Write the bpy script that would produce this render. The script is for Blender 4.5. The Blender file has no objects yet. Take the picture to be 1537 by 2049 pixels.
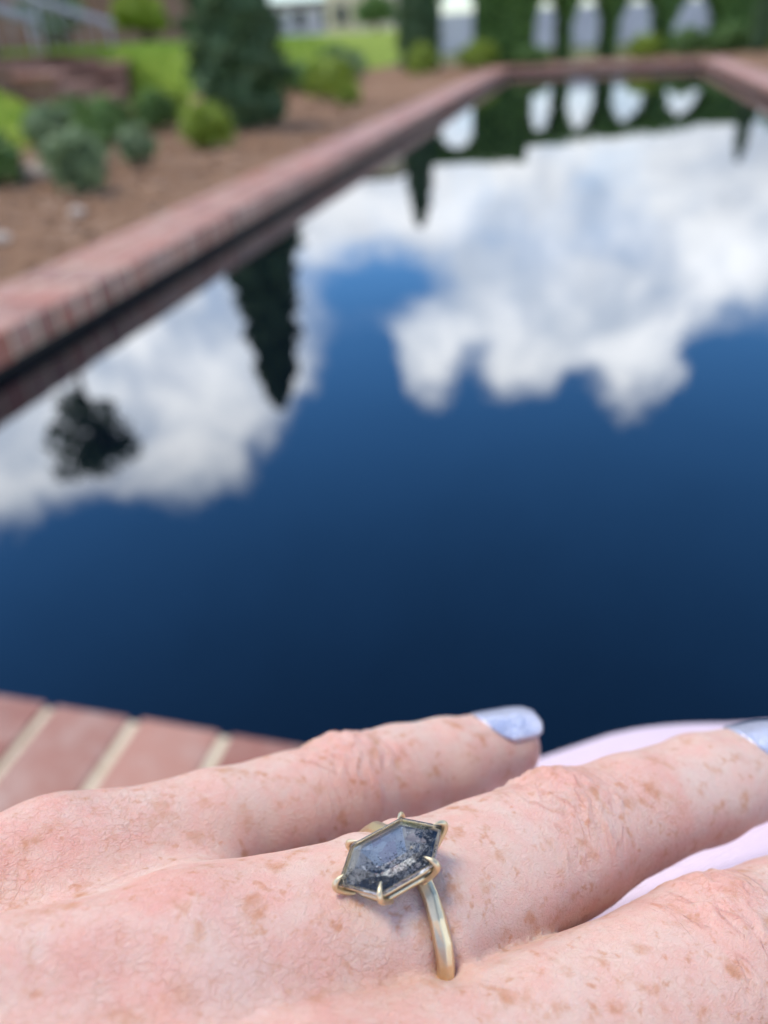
import bpy, bmesh, math, random
import numpy as np
from mathutils import Matrix, Vector
random.seed(7); RNG = np.random.default_rng(11)
S = bpy.context.scene
R = math.radians

# ------------------------------------------------------------------ camera
H = 0.62                                     # lens height above the coping top (z = 0)
PITCH, YAW, ROLL = R(32.0), R(15.2), R(3.2)
_f = np.array([-math.sin(YAW)*math.cos(PITCH), math.cos(YAW)*math.cos(PITCH), -math.sin(PITCH)])
_r0 = np.array([math.cos(YAW), math.sin(YAW), 0.0]); _u0 = np.cross(_r0, _f)
_r = _r0*math.cos(ROLL) - _u0*math.sin(ROLL); _u = _u0*math.cos(ROLL) + _r0*math.sin(ROLL)
EYE = np.array([0, 0, H])
cam = bpy.data.cameras.new('camera'); camo = bpy.data.objects.new('camera', cam)
S.collection.objects.link(camo); S.camera = camo
camo.matrix_world = Matrix([[_r[i], _u[i], -_f[i], EYE[i]] for i in range(3)] + [[0, 0, 0, 1]])
cam.sensor_fit = 'VERTICAL'; cam.lens = 26.0; cam.sensor_height = 26.0*2049/1540.0
cam.clip_start = 0.005; cam.clip_end = 2000
cam.dof.use_dof = True; cam.dof.focus_distance = 0.0810; cam.dof.aperture_fstop = 26.0/1.88

# ------------------------------------------------------------------ sky and sun
SUN_EL, SUN_AZ = 70.0, -80.0                 # azimuth from +Y towards +X
SKY_STRENGTH, SUN_STRENGTH, SUN_ANGLE = 0.15, 2.5, 18.0
S.view_settings.view_transform = 'Standard'; S.view_settings.look = 'None'
S.view_settings.exposure = 0.32; S.view_settings.gamma = 1.0
W = bpy.data.worlds.new('World'); S.world = W; W.use_nodes = True

class NT:
    """small node-tree builder"""
    def __init__(s, tree): s.t = tree; tree.nodes.clear()
    def n(s, typ, ins=None, **props):
        nd = s.t.nodes.new(typ)
        for k, v in props.items(): setattr(nd, k, v)
        for k, v in (ins or {}).items(): s.set(nd, k, v)
        return nd
    def set(s, nd, k, v):
        sock = nd.inputs[k]
        if isinstance(v, bpy.types.NodeSocket): s.t.links.new(v, sock)
        elif isinstance(v, bpy.types.Node): s.t.links.new(v.outputs[0], sock)
        else: sock.default_value = v
    def m(s, op, a, b=0.0, c=0.0, clamp=False):
        return s.n('ShaderNodeMath', {0: a, 1: b, 2: c}, operation=op, use_clamp=clamp).outputs[0]
    def vm(s, op, a, b=(0, 0, 0)):
        nd = s.n('ShaderNodeVectorMath', {0: a}, operation=op)
        if op == 'SCALE': s.set(nd, 3, b)
        else: s.set(nd, 1, b)
        return nd.outputs[1] if op in ('LENGTH', 'DISTANCE', 'DOT_PRODUCT') else nd.outputs[0]
    def mix(s, f, a, b, typ='MIX'):
        nd = s.n('ShaderNodeMix', data_type='RGBA', blend_type=typ)
        for k, v in ((0, f), (6, a), (7, b)):
            if isinstance(v, (tuple, list)) and len(v) == 3: v = (*v, 1)
            s.set(nd, k, v)
        return nd.outputs[2]
    def noise(s, vec, scale, detail=3, rough=.55, dist=0.0):
        nd = s.n('ShaderNodeTexNoise', {'Scale': scale, 'Detail': detail, 'Roughness': rough, 'Distortion': dist})
        if vec is not None: s.set(nd, 'Vector', vec)
        return nd
    def ss(s, x, lo, hi, a=0.0, b=1.0):
        return s.n('ShaderNodeMapRange', {0: x, 1: lo, 2: hi, 3: a, 4: b}, interpolation_type='SMOOTHSTEP').outputs[0]
    def bump(s, hgt, dist, strength=1.0, normal=None):
        nd = s.n('ShaderNodeBump', {'Height': hgt, 'Distance': dist, 'Strength': strength})
        if normal is not None: s.set(nd, 'Normal', normal)
        return nd.outputs[0]

def build_world():
    t = NT(W.node_tree)
    out = t.n('ShaderNodeOutputWorld')
    sky = t.n('ShaderNodeTexSky', sky_type='NISHITA', sun_disc=False, sun_elevation=R(SUN_EL), sun_rotation=R(SUN_AZ),
              altitude=1600, air_density=1.0, dust_density=0.2, ozone_density=3.0)
    d = t.n('ShaderNodeTexCoord').outputs['Generated']
    # domain warp so the cloud tops billow
    w1 = t.noise(d, 9.0, 5, .6); wv = t.vm('SUBTRACT', w1.outputs['Color'], (.5, .5, .5))
    w2 = t.noise(d, 34.0, 4, .65); wv2 = t.vm('SUBTRACT', w2.outputs['Color'], (.5, .5, .5))
    dw = t.vm('NORMALIZE', t.vm('ADD', d, t.vm('ADD', t.vm('SCALE', wv, .11), t.vm('SCALE', wv2, .022))))
    sp = t.n('ShaderNodeSeparateXYZ', {0: dw})
    az = t.m('MULTIPLY', t.m('ARCTAN2', sp.outputs[0], sp.outputs[1]), 180/math.pi)
    el = t.m('MULTIPLY', t.m('ARCSINE', sp.outputs[2]), 180/math.pi)
    # cloud top (degrees of elevation) against azimuth: one bank of cumulus round the whole horizon
    fc = t.n('ShaderNodeFloatCurve', {'Value': t.m('MULTIPLY_ADD', az, 1/360, .5)})
    pts = [(-180, 20), (-150, 26), (-125, 17), (-100, 24), (-75, 21), (-60, 25), (-50, 26), (-45.5, 28.2), (-42, 27.4), (-38, 28.2), (-31, 29.6),
           (-27.5, 29.3), (-25.5, 27), (-22.5, 25), (-20.3, 23.2), (-18.6, 19.5), (-17, 18.3), (-14, 18.7), (-13, 22.5), (-11, 24), (-9, 22.6),
           (-7.8, 21.2), (-4, 23), (1, 22.6), (5, 23.4), (7.2, 22.2), (8.0, 19), (10, 17.5), (14, 16.5), (20, 19), (40, 24), (70, 18), (100, 26), (140, 19), (180, 20)]
    c = fc.mapping.curves[0]
    while len(c.points) < len(pts): c.points.new(.5, .5)
    for p, (a, e) in zip(c.points, pts): p.location = (a/360+.5, e/40); p.handle_type = 'AUTO'
    fc.mapping.update()
    top = t.m('MULTIPLY', fc.outputs[0], 40)
    edge = t.m('SUBTRACT', top, el)
    wisp = t.m('MULTIPLY', t.m('SUBTRACT', t.noise(d, 15.0, 7, .62).outputs[0], .5), 5.5)
    mask = t.ss(t.m('ADD', edge, wisp), -1.1, 2.4)
    # a blue gap within the bank
    def ell(a0, e0, ra, re, lo, hi, keep):
        gx = t.m('DIVIDE', t.m('SUBTRACT', az, a0), ra); gy = t.m('DIVIDE', t.m('SUBTRACT', el, e0), re)
        q_ = t.m('ADD', t.m('SQRT', t.m('ADD', t.m('MULTIPLY', gx, gx), t.m('MULTIPLY', gy, gy))), t.m('MULTIPLY', wisp, .10))
        return t.ss(q_, lo, hi, keep, 1.0)
    mask = t.m('MULTIPLY', mask, t.m('MULTIPLY', ell(-15.4, 15.8, 5.8, 3.1, .5, 1.4, 0.0), ell(-17.4, 19.2, 3.6, 3.0, .4, 1.4, .18)))
    thin = t.noise(d, 5.5, 6, .62).outputs[0]
    mask = t.m('MULTIPLY', mask, t.ss(thin, .30, .50, .66, 1.0))
    low = t.ss(el, 1.0, 7.0, .25, 1.0)                 # clear pale air under the bank
    mask = t.m('MULTIPLY', mask, low)
    body = t.noise(d, 6.5, 7, .6, .6).outputs[0]
    lum = t.ss(body, .36, .64, 0.0, 1.0)
    rim = t.ss(edge, 0, 6, .25, 0)
    col = t.mix(t.m('ADD', lum, rim, clamp=True), (13.0, 15.0, 18.2), (24.0, 25.0, 26.5))
    hz = t.ss(el, 0.0, 25.0, .20, 1.0)                 # clouds seen through more air towards the horizon
    col = t.vm('SCALE', col, hz)
    clear = t.n('ShaderNodeHueSaturation', {'Saturation': 1.28, 'Value': 1.05, 'Color': sky.outputs[0]}).outputs[0]
    clear = t.vm('SCALE', clear, t.ss(el, 22.0, 55.0, 1.8, .7)); clear = t.vm('SCALE', clear, t.ss(el, 0, 14, .5, 1.0))
    mixc = t.mix(mask, clear, col)
    bg = t.n('ShaderNodeBackground', {'Color': mixc, 'Strength': SKY_STRENGTH})
    t.t.links.new(bg.outputs[0], out.inputs[0])
build_world()
sun = bpy.data.lights.new('sun', 'SUN'); suno = bpy.data.objects.new('sun', sun); S.collection.objects.link(suno)
sun.energy = SUN_STRENGTH; sun.angle = R(SUN_ANGLE); sun.color = (1.0, .92, .80)
_sd = Vector((math.sin(R(SUN_AZ))*math.cos(R(SUN_EL)), math.cos(R(SUN_AZ))*math.cos(R(SUN_EL)), math.sin(R(SUN_EL))))
suno.rotation_euler = _sd.to_track_quat('Z', 'Y').to_euler(); suno.location = (0, 0, 30)

S.cycles.max_bounces = 9; S.cycles.diffuse_bounces = 3; S.cycles.transmission_bounces = 9
# ------------------------------------------------------------------ helpers
COL = S.collection
def link(o): COL.objects.link(o); return o
def mesh_np(name, v, f, smooth=False):
    """v (n,3); f (m,k) one polygon size"""
    v = np.asarray(v, np.float32); f = np.asarray(f, np.int32)
    me = bpy.data.meshes.new(name); me.vertices.add(len(v)); me.vertices.foreach_set('co', v.ravel())
    k = f.shape[1]; me.loops.add(f.size); me.loops.foreach_set('vertex_index', f.ravel())
    me.polygons.add(len(f)); me.polygons.foreach_set('loop_start', np.arange(len(f), dtype=np.int32)*k)
    try: me.polygons.foreach_set('loop_total', np.full(len(f), k, np.int32))
    except Exception: pass
    me.polygons.foreach_set('use_smooth', np.full(len(f), smooth))
    me.update(calc_edges=True); me.validate(); return me
class MB:
    """collects plain shapes into one mesh"""
    def __init__(s): s.v = []; s.f = []
    def add(s, v, f):
        b = len(s.v); s.v += [tuple(map(float, p)) for p in v]; s.f += [tuple(i+b for i in q) for q in f]; return s
    def box(s, c, d, M=None, taper=1.0):
        v = []
        for z in (-1, 1):
            k = taper if z > 0 else 1
            for x, y in ((-1, -1), (1, -1), (1, 1), (-1, 1)): v.append((c[0]+x*d[0]/2*k, c[1]+y*d[1]/2*k, c[2]+z*d[2]/2))
        if M is not None: v = [tuple(M @ Vector(p)) for p in v]
        return s.add(v, [(3, 2, 1, 0), (4, 5, 6, 7), (0, 1, 5, 4), (1, 2, 6, 5), (2, 3, 7, 6), (3, 0, 4, 7)])
    def tube(s, pts, rad, n=10, caps=True):
        pts = [Vector(p) for p in pts]; rad = rad if hasattr(rad, '__len__') else [rad]*len(pts)
        rings = []; ref = None
        for i, p in enumerate(pts):
            d = (pts[min(i+1, len(pts)-1)] - pts[max(i-1, 0)]).normalized()
            if ref is None: ref = d.orthogonal().normalized()
            ref = (ref - d*ref.dot(d)).normalized(); b = d.cross(ref)
            rings.append([p + (ref*math.cos(2*math.pi*k/n) + b*math.sin(2*math.pi*k/n))*rad[i] for k in range(n)])
        v = [q for r_ in rings for q in r_]; f = []
        for i in range(len(pts)-1):
            for k in range(n): f.append((i*n+k, i*n+(k+1) % n, (i+1)*n+(k+1) % n, (i+1)*n+k))
        if caps: f += [tuple(reversed(range(n))), tuple((len(pts)-1)*n+k for k in range(n))]
        return s.add(v, f)
    def mesh(s, name, smooth=False, bevel=0, seg=2):
        me = bpy.data.meshes.new(name); me.from_pydata(s.v, [], s.f)
        if bevel:
            bm = bmesh.new(); bm.from_mesh(me); bmesh.ops.bevel(bm, geom=bm.edges[:], offset=bevel, segments=seg, affect='EDGES', profile=.6); bm.to_mesh(me); bm.free()
        me.polygons.foreach_set('use_smooth', [smooth]*len(me.polygons)); me.update(); return me
def obj(name, me, mat, parent=None, loc=None):
    o = link(bpy.data.objects.new(name, me))
    if mat is not None and not me.materials: me.materials.append(mat)
    if parent is not None:
        o.parent = parent; o.matrix_parent_inverse = Matrix.Translation(-parent.location)
    if loc is not None: o.location = loc
    return o
def tag(o, label=None, cat=None, group=None, kind=None):
    for k, v in (('label', label), ('category', cat), ('group', group), ('kind', kind)):
        if v: o[k] = v
    return o
def empty(name, loc, label, cat, group=None):
    o = link(bpy.data.objects.new(name, None)); o.location = loc; o.empty_display_size = .05
    return tag(o, label, cat, group)
def mat(name):
    m = bpy.data.materials.new(name); m.use_nodes = True; t = NT(m.node_tree)
    out = t.n('ShaderNodeOutputMaterial'); b = t.n('ShaderNodeBsdfPrincipled')
    t.t.links.new(b.outputs[0], out.inputs[0]); t.out = out; t.b = b
    t.P = t.n('ShaderNodeNewGeometry').outputs['Position']; t.O = t.n('ShaderNodeTexCoord').outputs['Object']
    t.rnd = t.n('ShaderNodeObjectInfo').outputs['Random']
    return m, t
def simple(name, a, b, scale, rough=.8, bump=0.0, bdist=.01, detail=5, spec=.3, coord='P'):
    m, t = mat(name); n = t.noise(getattr(t, coord), scale, detail, .62)
    t.set(t.b, 'Base Color', t.mix(t.ss(n.outputs[0], .3, .7), a, b)); t.b.inputs['Roughness'].default_value = rough
    t.b.inputs['Specular IOR Level'].default_value = spec
    if bump: t.set(t.b, 'Normal', t.bump(n.outputs[0], bdist, bump))
    return m
def leaf_mat(name, a, b, scale=9, trans=.35):
    m, t = mat(name); n = t.noise(t.P, scale, 3, .7)
    rp = t.n('ShaderNodeNewGeometry').outputs['Random Per Island']
    c = t.mix(t.m('ADD', t.m('MULTIPLY', n.outputs[0], .7), t.m('MULTIPLY', rp, .35), clamp=True), a, b)
    d = t.n('ShaderNodeBsdfDiffuse', {'Color': c}); tr = t.n('ShaderNodeBsdfTranslucent', {'Color': c})
    mx = t.n('ShaderNodeMixShader', {0: trans, 1: d.outputs[0], 2: tr.outputs[0]})
    gl = t.n('ShaderNodeBsdfGlossy', {'Roughness': .5, 'Color': (1, 1, 1, 1)})
    mx2 = t.n('ShaderNodeMixShader', {0: .03, 1: mx.outputs[0], 2: gl.outputs[0]})
    t.t.links.new(mx2.outputs[0], t.out.inputs[0]); return m
def leaves(P, N, size, flat=.5, aspect=1.8):
    """diamond leaf at each point P with rough facing N"""
    n = len(P); P = np.asarray(P); N = np.asarray(N) + RNG.normal(0, flat, (n, 3)); N /= np.linalg.norm(N, axis=1)[:, None]+1e-9
    a = np.cross(N, RNG.normal(0, 1, (n, 3))); a /= np.linalg.norm(a, axis=1)[:, None]+1e-9; b = np.cross(N, a)
    s = (size*RNG.uniform(.6, 1.35, n))[:, None]
    v = np.stack([P-a*s*.5*aspect, P+b*s*.5+N*s*.08, P+a*s*.5*aspect, P-b*s*.5+N*s*.08], 1).reshape(-1, 3)
    return v, np.arange(4*n).reshape(n, 4)

# ------------------------------------------------------------------ materials of the setting
def brick_mat(name):
    m, t = mat(name)
    n1 = t.noise(t.P, 38, 5, .65); n2 = t.noise(t.P, 7, 3); n3 = t.noise(t.P, 260, 3, .7)
    c = t.mix(t.rnd, (.40, .125, .075), (.42, .17, .115)); c = t.mix(t.m('FRACT', t.m('MULTIPLY', t.rnd, 7.3)), c, (.44, .23, .17)); c = t.mix(t.ss(t.m('FRACT', t.m('MULTIPLY', t.rnd, 23.7)), .55, 1.0, 0, .7), c, (.24, .085, .06))
    n4 = t.noise(t.vm('ADD', t.P, (3, 7, 1)), 14, 6, .7); c = t.mix(t.ss(n4.outputs[0], .47, .68, 0, .55), c, (.50, .385, .32))
    c = t.mix(t.ss(n1.outputs[0], .45, .75, 0, .45), c, (.52, .37, .30)); c = t.mix(t.ss(n2.outputs[0], .55, .8, 0, .5), c, (.27, .10, .075))
    c = t.mix(t.ss(n3.outputs[0], .62, .75, 0, .4), c, (.16, .07, .06))
    t.set(t.b, 'Base Color', c); t.b.inputs['Roughness'].default_value = .55; t.b.inputs['Specular IOR Level'].default_value = .5
    t.set(t.b, 'Normal', t.bump(n3.outputs[0], .0015, .6, t.bump(n1.outputs[0], .004, .5))); return m
BRICK = brick_mat('brick_red')
MORTAR = simple('mortar_cream', (.64, .56, .38), (.80, .72, .53), 60, .9, .6, .002)
MULCH = None
def mulch_mat():
    m, t = mat('mulch_brown'); n = t.noise(t.P, 24, 8, .75); n2 = t.noise(t.P, 1.7, 4)
    v = t.n('ShaderNodeTexVoronoi', {'Vector': t.P, 'Scale': 55.0}, feature='F1')
    c = t.mix(t.ss(n.outputs[0], .3, .7), (.18, .095, .052), (.36, .215, .130)); c = t.mix(t.ss(n2.outputs[0], .4, .7, 0, .5), c, (.40, .255, .165))
    t.set(t.b, 'Base Color', c); t.b.inputs['Roughness'].default_value = .95; t.b.inputs['Specular IOR Level'].default_value = .1
    t.set(t.b, 'Normal', t.bump(n.outputs[0], .02, .7, t.bump(v.outputs[0], .012, .6))); return m
MULCH = mulch_mat()
GRASS = simple('lawn_green', (.18, .25, .03), (.33, .41, .06), 14, .9, .5, .03, 7, .1)
FIELD = simple('field_ground', (.09, .12, .04), (.17, .17, .08), 2.5, .95, .3, .03, 6, .1)
LINER = simple('black_liner', (.006, .007, .009), (.014, .014, .014), 12, .6)
CHIP = simple('bark_chip', (.18, .10, .06), (.42, .28, .19), 30, .9)
STONE = simple('pale_stone', (.42, .33, .26), (.60, .50, .42), 30, .8, .4, .01, coord='O')

# ------------------------------------------------------------------ pool, coping, ground
XL, XR, YN, YF = -1.455, 1.58, .508, 14.9     # inner edges of the coping
CW, BT, WZ = .318, .080, -.112                # coping width, brick thickness, water level
def ground_ring(name, z, x0, x1, y0, y1, X0, X1, Y0, Y1, m):
    """sheet X0..X1 x Y0..Y1 with a rectangular hole x0..x1, y0..y1"""
    g = MB(); v = [(X0, Y0, z), (x0, Y0, z), (x1, Y0, z), (X1, Y0, z), (X0, y0, z), (x0, y0, z), (x1, y0, z), (X1, y0, z),
                   (X0, y1, z), (x0, y1, z), (x1, y1, z), (X1, y1, z), (X0, Y1, z), (x0, Y1, z), (x1, Y1, z), (X1, Y1, z)]
    f = [(r_*4+c, r_*4+c+1, r_*4+c+5, r_*4+c+4) for r_ in range(3) for c in range(3) if (r_, c) != (1, 1)]
    g.add(v, f); return tag(obj(name, g.mesh(name), m), kind='structure')
ox0, ox1, oy0, oy1 = XL-CW, XR+CW, YN-CW, YF+CW
ground_ring('ground', -.05, ox0+.02, ox1-.02, oy0+.02, oy1-.02, -420, 420, -200, 900, FIELD)
def sheet(name, poly, z, m, sub=0, amp=0.0):
    g = MB(); g.add([(x, y, z) for x, y in poly], [tuple(range(len(poly)))])
    return tag(obj(name, g.mesh(name), m), kind='structure')
def bumpy(name, x0, x1, y0, y1, z, step, amp, m):
    xs = np.arange(x0, x1+step/2, step); ys = np.arange(y0, y1+step/2, step); X, Y = np.meshgrid(xs, ys)
    Z = z + amp*(np.sin(X*5.1+Y*2.3)*np.sin(Y*4.3-X*1.7)*.6 + RNG.normal(0, .35, X.shape))
    n, k = X.shape; idx = np.arange(n*k).reshape(n, k)
    f = np.stack([idx[:-1, :-1], idx[:-1, 1:], idx[1:, 1:], idx[1:, :-1]], -1).reshape(-1, 4)
    return tag(obj(name, mesh_np(name, np.stack([X, Y, Z], -1).reshape(-1, 3), f, True), m), kind='structure')
bumpy('mulch_bed_left', -5.6, ox0-.003, -.6, 17.6, -.025, .12, .010, MULCH)
bumpy('mulch_bed_right', ox1+.003, 5.4, -.6, 17.6, -.025, .12, .010, MULCH)
bumpy('mulch_bed_far', ox0+.01, ox1-.01, oy1+.003, 17.6, -.029, .12, .008, MULCH)
wm, wt = mat('dark_water'); wt.b.inputs['Base Color'].default_value = (.0012, .003, .007, 1); wt.b.inputs['Roughness'].default_value = 0.0
wt.b.inputs['IOR'].default_value = 1.68
wn = wt.noise(wt.P, 1.6, 2, .5); wt.set(wt.b, 'Normal', wt.bump(wn.outputs[0], .005, .4))
g = MB(); g.add([(XL-.03, YN-.03, WZ), (XR+.03, YN-.03, WZ), (XR+.03, YF+.03, WZ), (XL-.03, YF+.03, WZ)], [(0, 1, 2, 3)])
tag(obj('water', g.mesh('water'), wm), kind='structure')
g = MB()                                       # black pool shell under the coping
for c, d in (((XL-.145, (YN+YF)/2, -.3655), (.25, YF-YN+.58, .565)), ((XR+.145, (YN+YF)/2, -.3655), (.25, YF-YN+.58, .565)),
             (((XL+XR)/2, YN-.145, -.3675), (XR-XL+.04, .25, .561)), (((XL+XR)/2, YF+.145, -.3675), (XR-XL+.04, .25, .561)), (((XL+XR)/2, (YN+YF)/2, -.62), (XR-XL+.5, YF-YN+.5, .05))):
    g.box(c, d)
tag(obj('pool_basin', g.mesh('pool_basin'), LINER), kind='structure')

# coping bricks: a header course at the water with a stretcher course behind it
P_H, P_S = .1055, .211
hd = MB().box((0, 0, 0), (.0935, .199, BT)).mesh('brick', True, .005, 2); hd.materials.append(BRICK)
st = MB().box((0, 0, 0), (.199, .0935, BT)).mesh('brick', True, .005, 2); st.materials.append(BRICK)
spots = []                                     # (course, x, y, rotation, mesh)
def coping_side(side, p0, p1, inward):
    p0, p1 = np.array(p0, float), np.array(p1, float); L = np.linalg.norm(p1-p0); e = (p1-p0)/L; q = np.array(inward, float); a = math.atan2(e[1], e[0])
    n = int(L/P_H); off = (L-n*P_H)/2
    for i in range(n): c = p0+e*(off+(i+.5)*P_H)-q*.1025; spots.append((side, c[0], c[1], a, hd))
    n = int((L+2*CW)/P_S); off = -CW+(L+2*CW-n*P_S)/2
    for i in range(n): c = p0+e*(off+(i+.5)*P_S)-q*.2605; spots.append((side, c[0], c[1], a, st))
JX = -.325                                     # a joint of the near course, measured on the photograph
sides = {}
for nm, lab in (('near', 0), ('left', 0), ('right', 0), ('far', 0)):
    sides[nm] = None
def mortar_bed(nm, x0, x1, y0, y1):
    o = tag(obj('coping_'+nm, MB().box(((x0+x1)/2, (y0+y1)/2, -.0425), (x1-x0, y1-y0, .075)).mesh('coping'), MORTAR), kind='structure'); sides[nm] = o
mortar_bed('near', XL-CW+.004, XR+CW-.004, YN-CW+.004, YN-.006); mortar_bed('far', XL-CW+.004, XR+CW-.004, YF+.006, YF+CW-.004)
mortar_bed('left', XL-CW+.004, XL-.006, YN-.0065, YF+.0065); mortar_bed('right', XR+.006, XR+CW-.004, YN-.0065, YF+.0065)
k0 = math.floor((XL-JX)/P_H); xs0 = JX+k0*P_H
coping_side('left', (XL, YF), (XL, YN), (1, 0)); coping_side('far', (XL-.2, YF), (XR+.2, YF), (0, -1)); coping_side('right', (XR, YN), (XR, YF), (-1, 0))
i = 0
while xs0+(i+.5)*P_H < XR+.2:
    x = xs0+(i+.5)*P_H; i += 1
    if x > XL-.2: spots.append(('near', x, YN-.1025, 0, hd))
for i in range(int((XR-XL+2*CW)/P_S)): spots.append(('near', XL-CW+.1+(i+.5)*P_S, YN-.2605, 0, st))
def seen(s):
    d = np.array([s[1], s[2], -H]); z = d @ _f
    if z < .02: return 1e9
    px, py = 768+1540*(d @ _r)/z, 1024-1540*(d @ _u)/z
    out = max(0, -px-60, px-1597, -py-60, py-2109); return np.linalg.norm(d) + (1000 if out else 0)
spots.sort(key=seen)
rest = {}
for i, (side, x, y, a, me) in enumerate(spots):
    z = -BT/2 + random.gauss(0, .0012); rz = a+random.gauss(0, .008)
    if i < 298:
        o = obj('brick', me, BRICK, sides[side], (x, y, z)); o.rotation_euler = (random.gauss(0, .006), random.gauss(0, .006), rz)
        o.scale = (random.uniform(.985, 1.015), random.uniform(.985, 1.01), 1)
    else:
        d = (.0935, .199, BT) if me is hd else (.199, .0935, BT)
        rest.setdefault(side, MB()).box((0, 0, 0), d, Matrix.Translation((x, y, z)) @ Matrix.Rotation(rz, 4, 'Z'))
for side, g in rest.items(): tag(obj('brick_course', g.mesh('brick_course', False), BRICK, sides[side]), kind='stuff')
PAVE = simple('paving_buff', (.36, .29, .23), (.46, .38, .31), 6, .9, .3, .004)
bumpy('paving', ox0-.6, ox1+.6, -4.0, oy0-.004, -.022, .3, .0, PAVE)

# loose bark chips over the beds
n = 5200
xy = np.concatenate([np.stack([RNG.uniform(-4.6, ox0-.05, 4200), RNG.uniform(.5, 9, 4200)], 1), np.stack([RNG.uniform(ox1+.05, 3.4, 1000), RNG.uniform(5, 15, 1000)], 1)])
v, f = leaves(np.c_[xy, np.full(n, -.012)], np.tile((0, 0, 1.), (n, 1)), .03, .25, 2.4)
tag(obj('bark_chips', mesh_np('bark_chips', v, f), CHIP), 'loose brown bark chips scattered over the planting beds', 'mulch', kind='stuff')

# ------------------------------------------------------------------ grassy bank, brick steps, handrails
B0 = np.array([-5.2, 7.7]); E1 = np.array([-.33, .944]); E2 = np.array([-.944, -.33])
def bank(a, b, z): p = B0+E1*a+E2*b; return (p[0], p[1], z)
aa = np.concatenate([np.linspace(-8, -.16, 20), np.linspace(3.96, 40, 50)]); prof = [(-.25, -.04), (.1, .10), (.5, .30), (.9, .47), (1.3, .555), (1.7, .575), (30, .60)]
def bank_mesh(nm, edge, back):
    v = []; k = len(prof)
    for i, (x, y) in enumerate(edge):
        for b_, z in prof: v.append((x+back[0]*b_, y+back[1]*b_, z + (.02*math.sin(i*1.9+b_*3) if 0 < b_ < 5 else 0)))
    idx = np.arange(len(edge)*k).reshape(len(edge), k)
    f = np.stack([idx[:-1, :-1], idx[:-1, 1:], idx[1:, 1:], idx[1:, :-1]], -1).reshape(-1, 4)
    tag(obj(nm, mesh_np(nm, v, f, True), GRASS), kind='structure')
bank_mesh('lawn_near_steps', [tuple(B0+E1*a_) for a_ in np.linspace(-8, -.16, 30)], E2)
BACK = np.array([-.90, .436])
_k = [(-6.55, 11.35), (-5.6, 11.0), (-4.75, 11.9), (-4.55, 13.2), (-4.5, 16), (-4.9, 22), (-5.8, 34), (-7, 60)]
_t = np.linspace(0, len(_k)-1, 60); EDGE2 = np.stack([np.interp(_t, range(len(_k)), [p[i] for p in _k]) for i in (0, 1)], 1)
bank_mesh('lawn_beyond_steps', [tuple(p) for p in EDGE2], BACK)
g = MB(); g.add([bank(-.16, 1.55, .57), bank(3.96, 1.55, .57), bank(3.96, 30, .596), bank(-.16, 30, .596)], [(0, 1, 2, 3)])
tag(obj('lawn_terrace', g.mesh('lawn_terrace'), GRASS), kind='structure')
n = 16000
a = RNG.uniform(-6, 14, n); a = np.where((a > -.25) & (a < 4.05), a+4.4, a); b = RNG.uniform(-.2, 6, n); z = np.interp(b, [p[0] for p in prof], [p[1] for p in prof])
P = np.stack([B0[0]+E1[0]*a+E2[0]*b, B0[1]+E1[1]*a+E2[1]*b, z+.02], 1)
_u1 = RNG.uniform(0, 36, n); _e = np.stack([np.interp(_u1, range(60), EDGE2[:, i]) for i in (0, 1)], 1)+BACK*b[:, None]
P = np.where((a > 3)[:, None], np.c_[_e, z+.02], P); N = RNG.normal(0, 1, (n, 3)); N[:, 2] *= .2
v, f = leaves(P, N, .03, .2, 3.0)
GB = leaf_mat('grass_blade', (.16, .30, .025), (.34, .48, .06), 3)
tag(obj('grass', mesh_np('grass', v, f), GB), 'bright green grass blades growing on the bank', 'grass', kind='stuff')

Mb = Matrix.Translation((B0[0], B0[1], 0)) @ Matrix(((E1[0], E2[0], 0, 0), (E1[1], E2[1], 0, 0), (0, 0, 1, 0), (0, 0, 0, 1)))
BRK2 = simple('house_brick', (.20, .10, .07), (.30, .18, .13), 5, .9)
steps = empty('brick_steps', (B0[0], B0[1], -.04), 'flight of brick garden steps set into the green bank', 'steps')
for k in range(4):
    obj('step', MB().box((1.9, .17+k*.33+.6-.165*k, .07+k*.145-.05), (3.5, 1.2-.33*k if False else .36, .145), Mb @ Matrix.Translation((0, -.6+.165*k, 0))).mesh('step', False, .006, 1), BRK2, steps)
for a in (-.0, 3.8):
    obj('cheek', MB().box((a, .93, .22), (.2, 1.15, .56), Mb).mesh('cheek', False, .008, 1), BRK2, steps)
    p = obj('pier', MB().box((a, .16, .16), (.30, .34, .44), Mb).mesh('pier', False, .008, 1), BRK2, steps)
    obj('cap', MB().box((a, .16, .405), (.36, .40, .05), Mb).mesh('cap', False, .008, 1), BRICK, p)
METAL = simple('grey_rail', (.30, .31, .34), (.40, .41, .44), 20, .45, spec=.5)
for i, a in enumerate((-.0, 3.8)):
    rl = empty('handrail', bank(a, .3, .59), ('grey metal handrail nearer the camera on the brick steps', 'grey metal handrail on the far side of the brick steps')[i], 'handrail', 'handrails of the steps')
    q0, q1, q2 = Vector((a, .08, .86)), Vector((a, 1.5, 1.34)), Vector((a, 3.2, 1.40))
    obj('rail', MB().tube([Mb @ q for q in (q0, q1, q2)], .05, 10).mesh('rail', True), METAL, rl)
    for b in (.12, 1.05): obj('post', MB().tube([Mb @ Vector((a, b, .575)), Mb @ Vector((a, b, .88+(b-.08)*.335))], .022, 8).mesh('post', True), METAL, rl)
    for b in np.linspace(.3, .95, 5): obj('baluster', MB().tube([Mb @ Vector((a, b, .58)), Mb @ Vector((a, b, .87+(b-.08)*.335))], .009, 6).mesh('baluster', True), METAL, rl)

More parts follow.
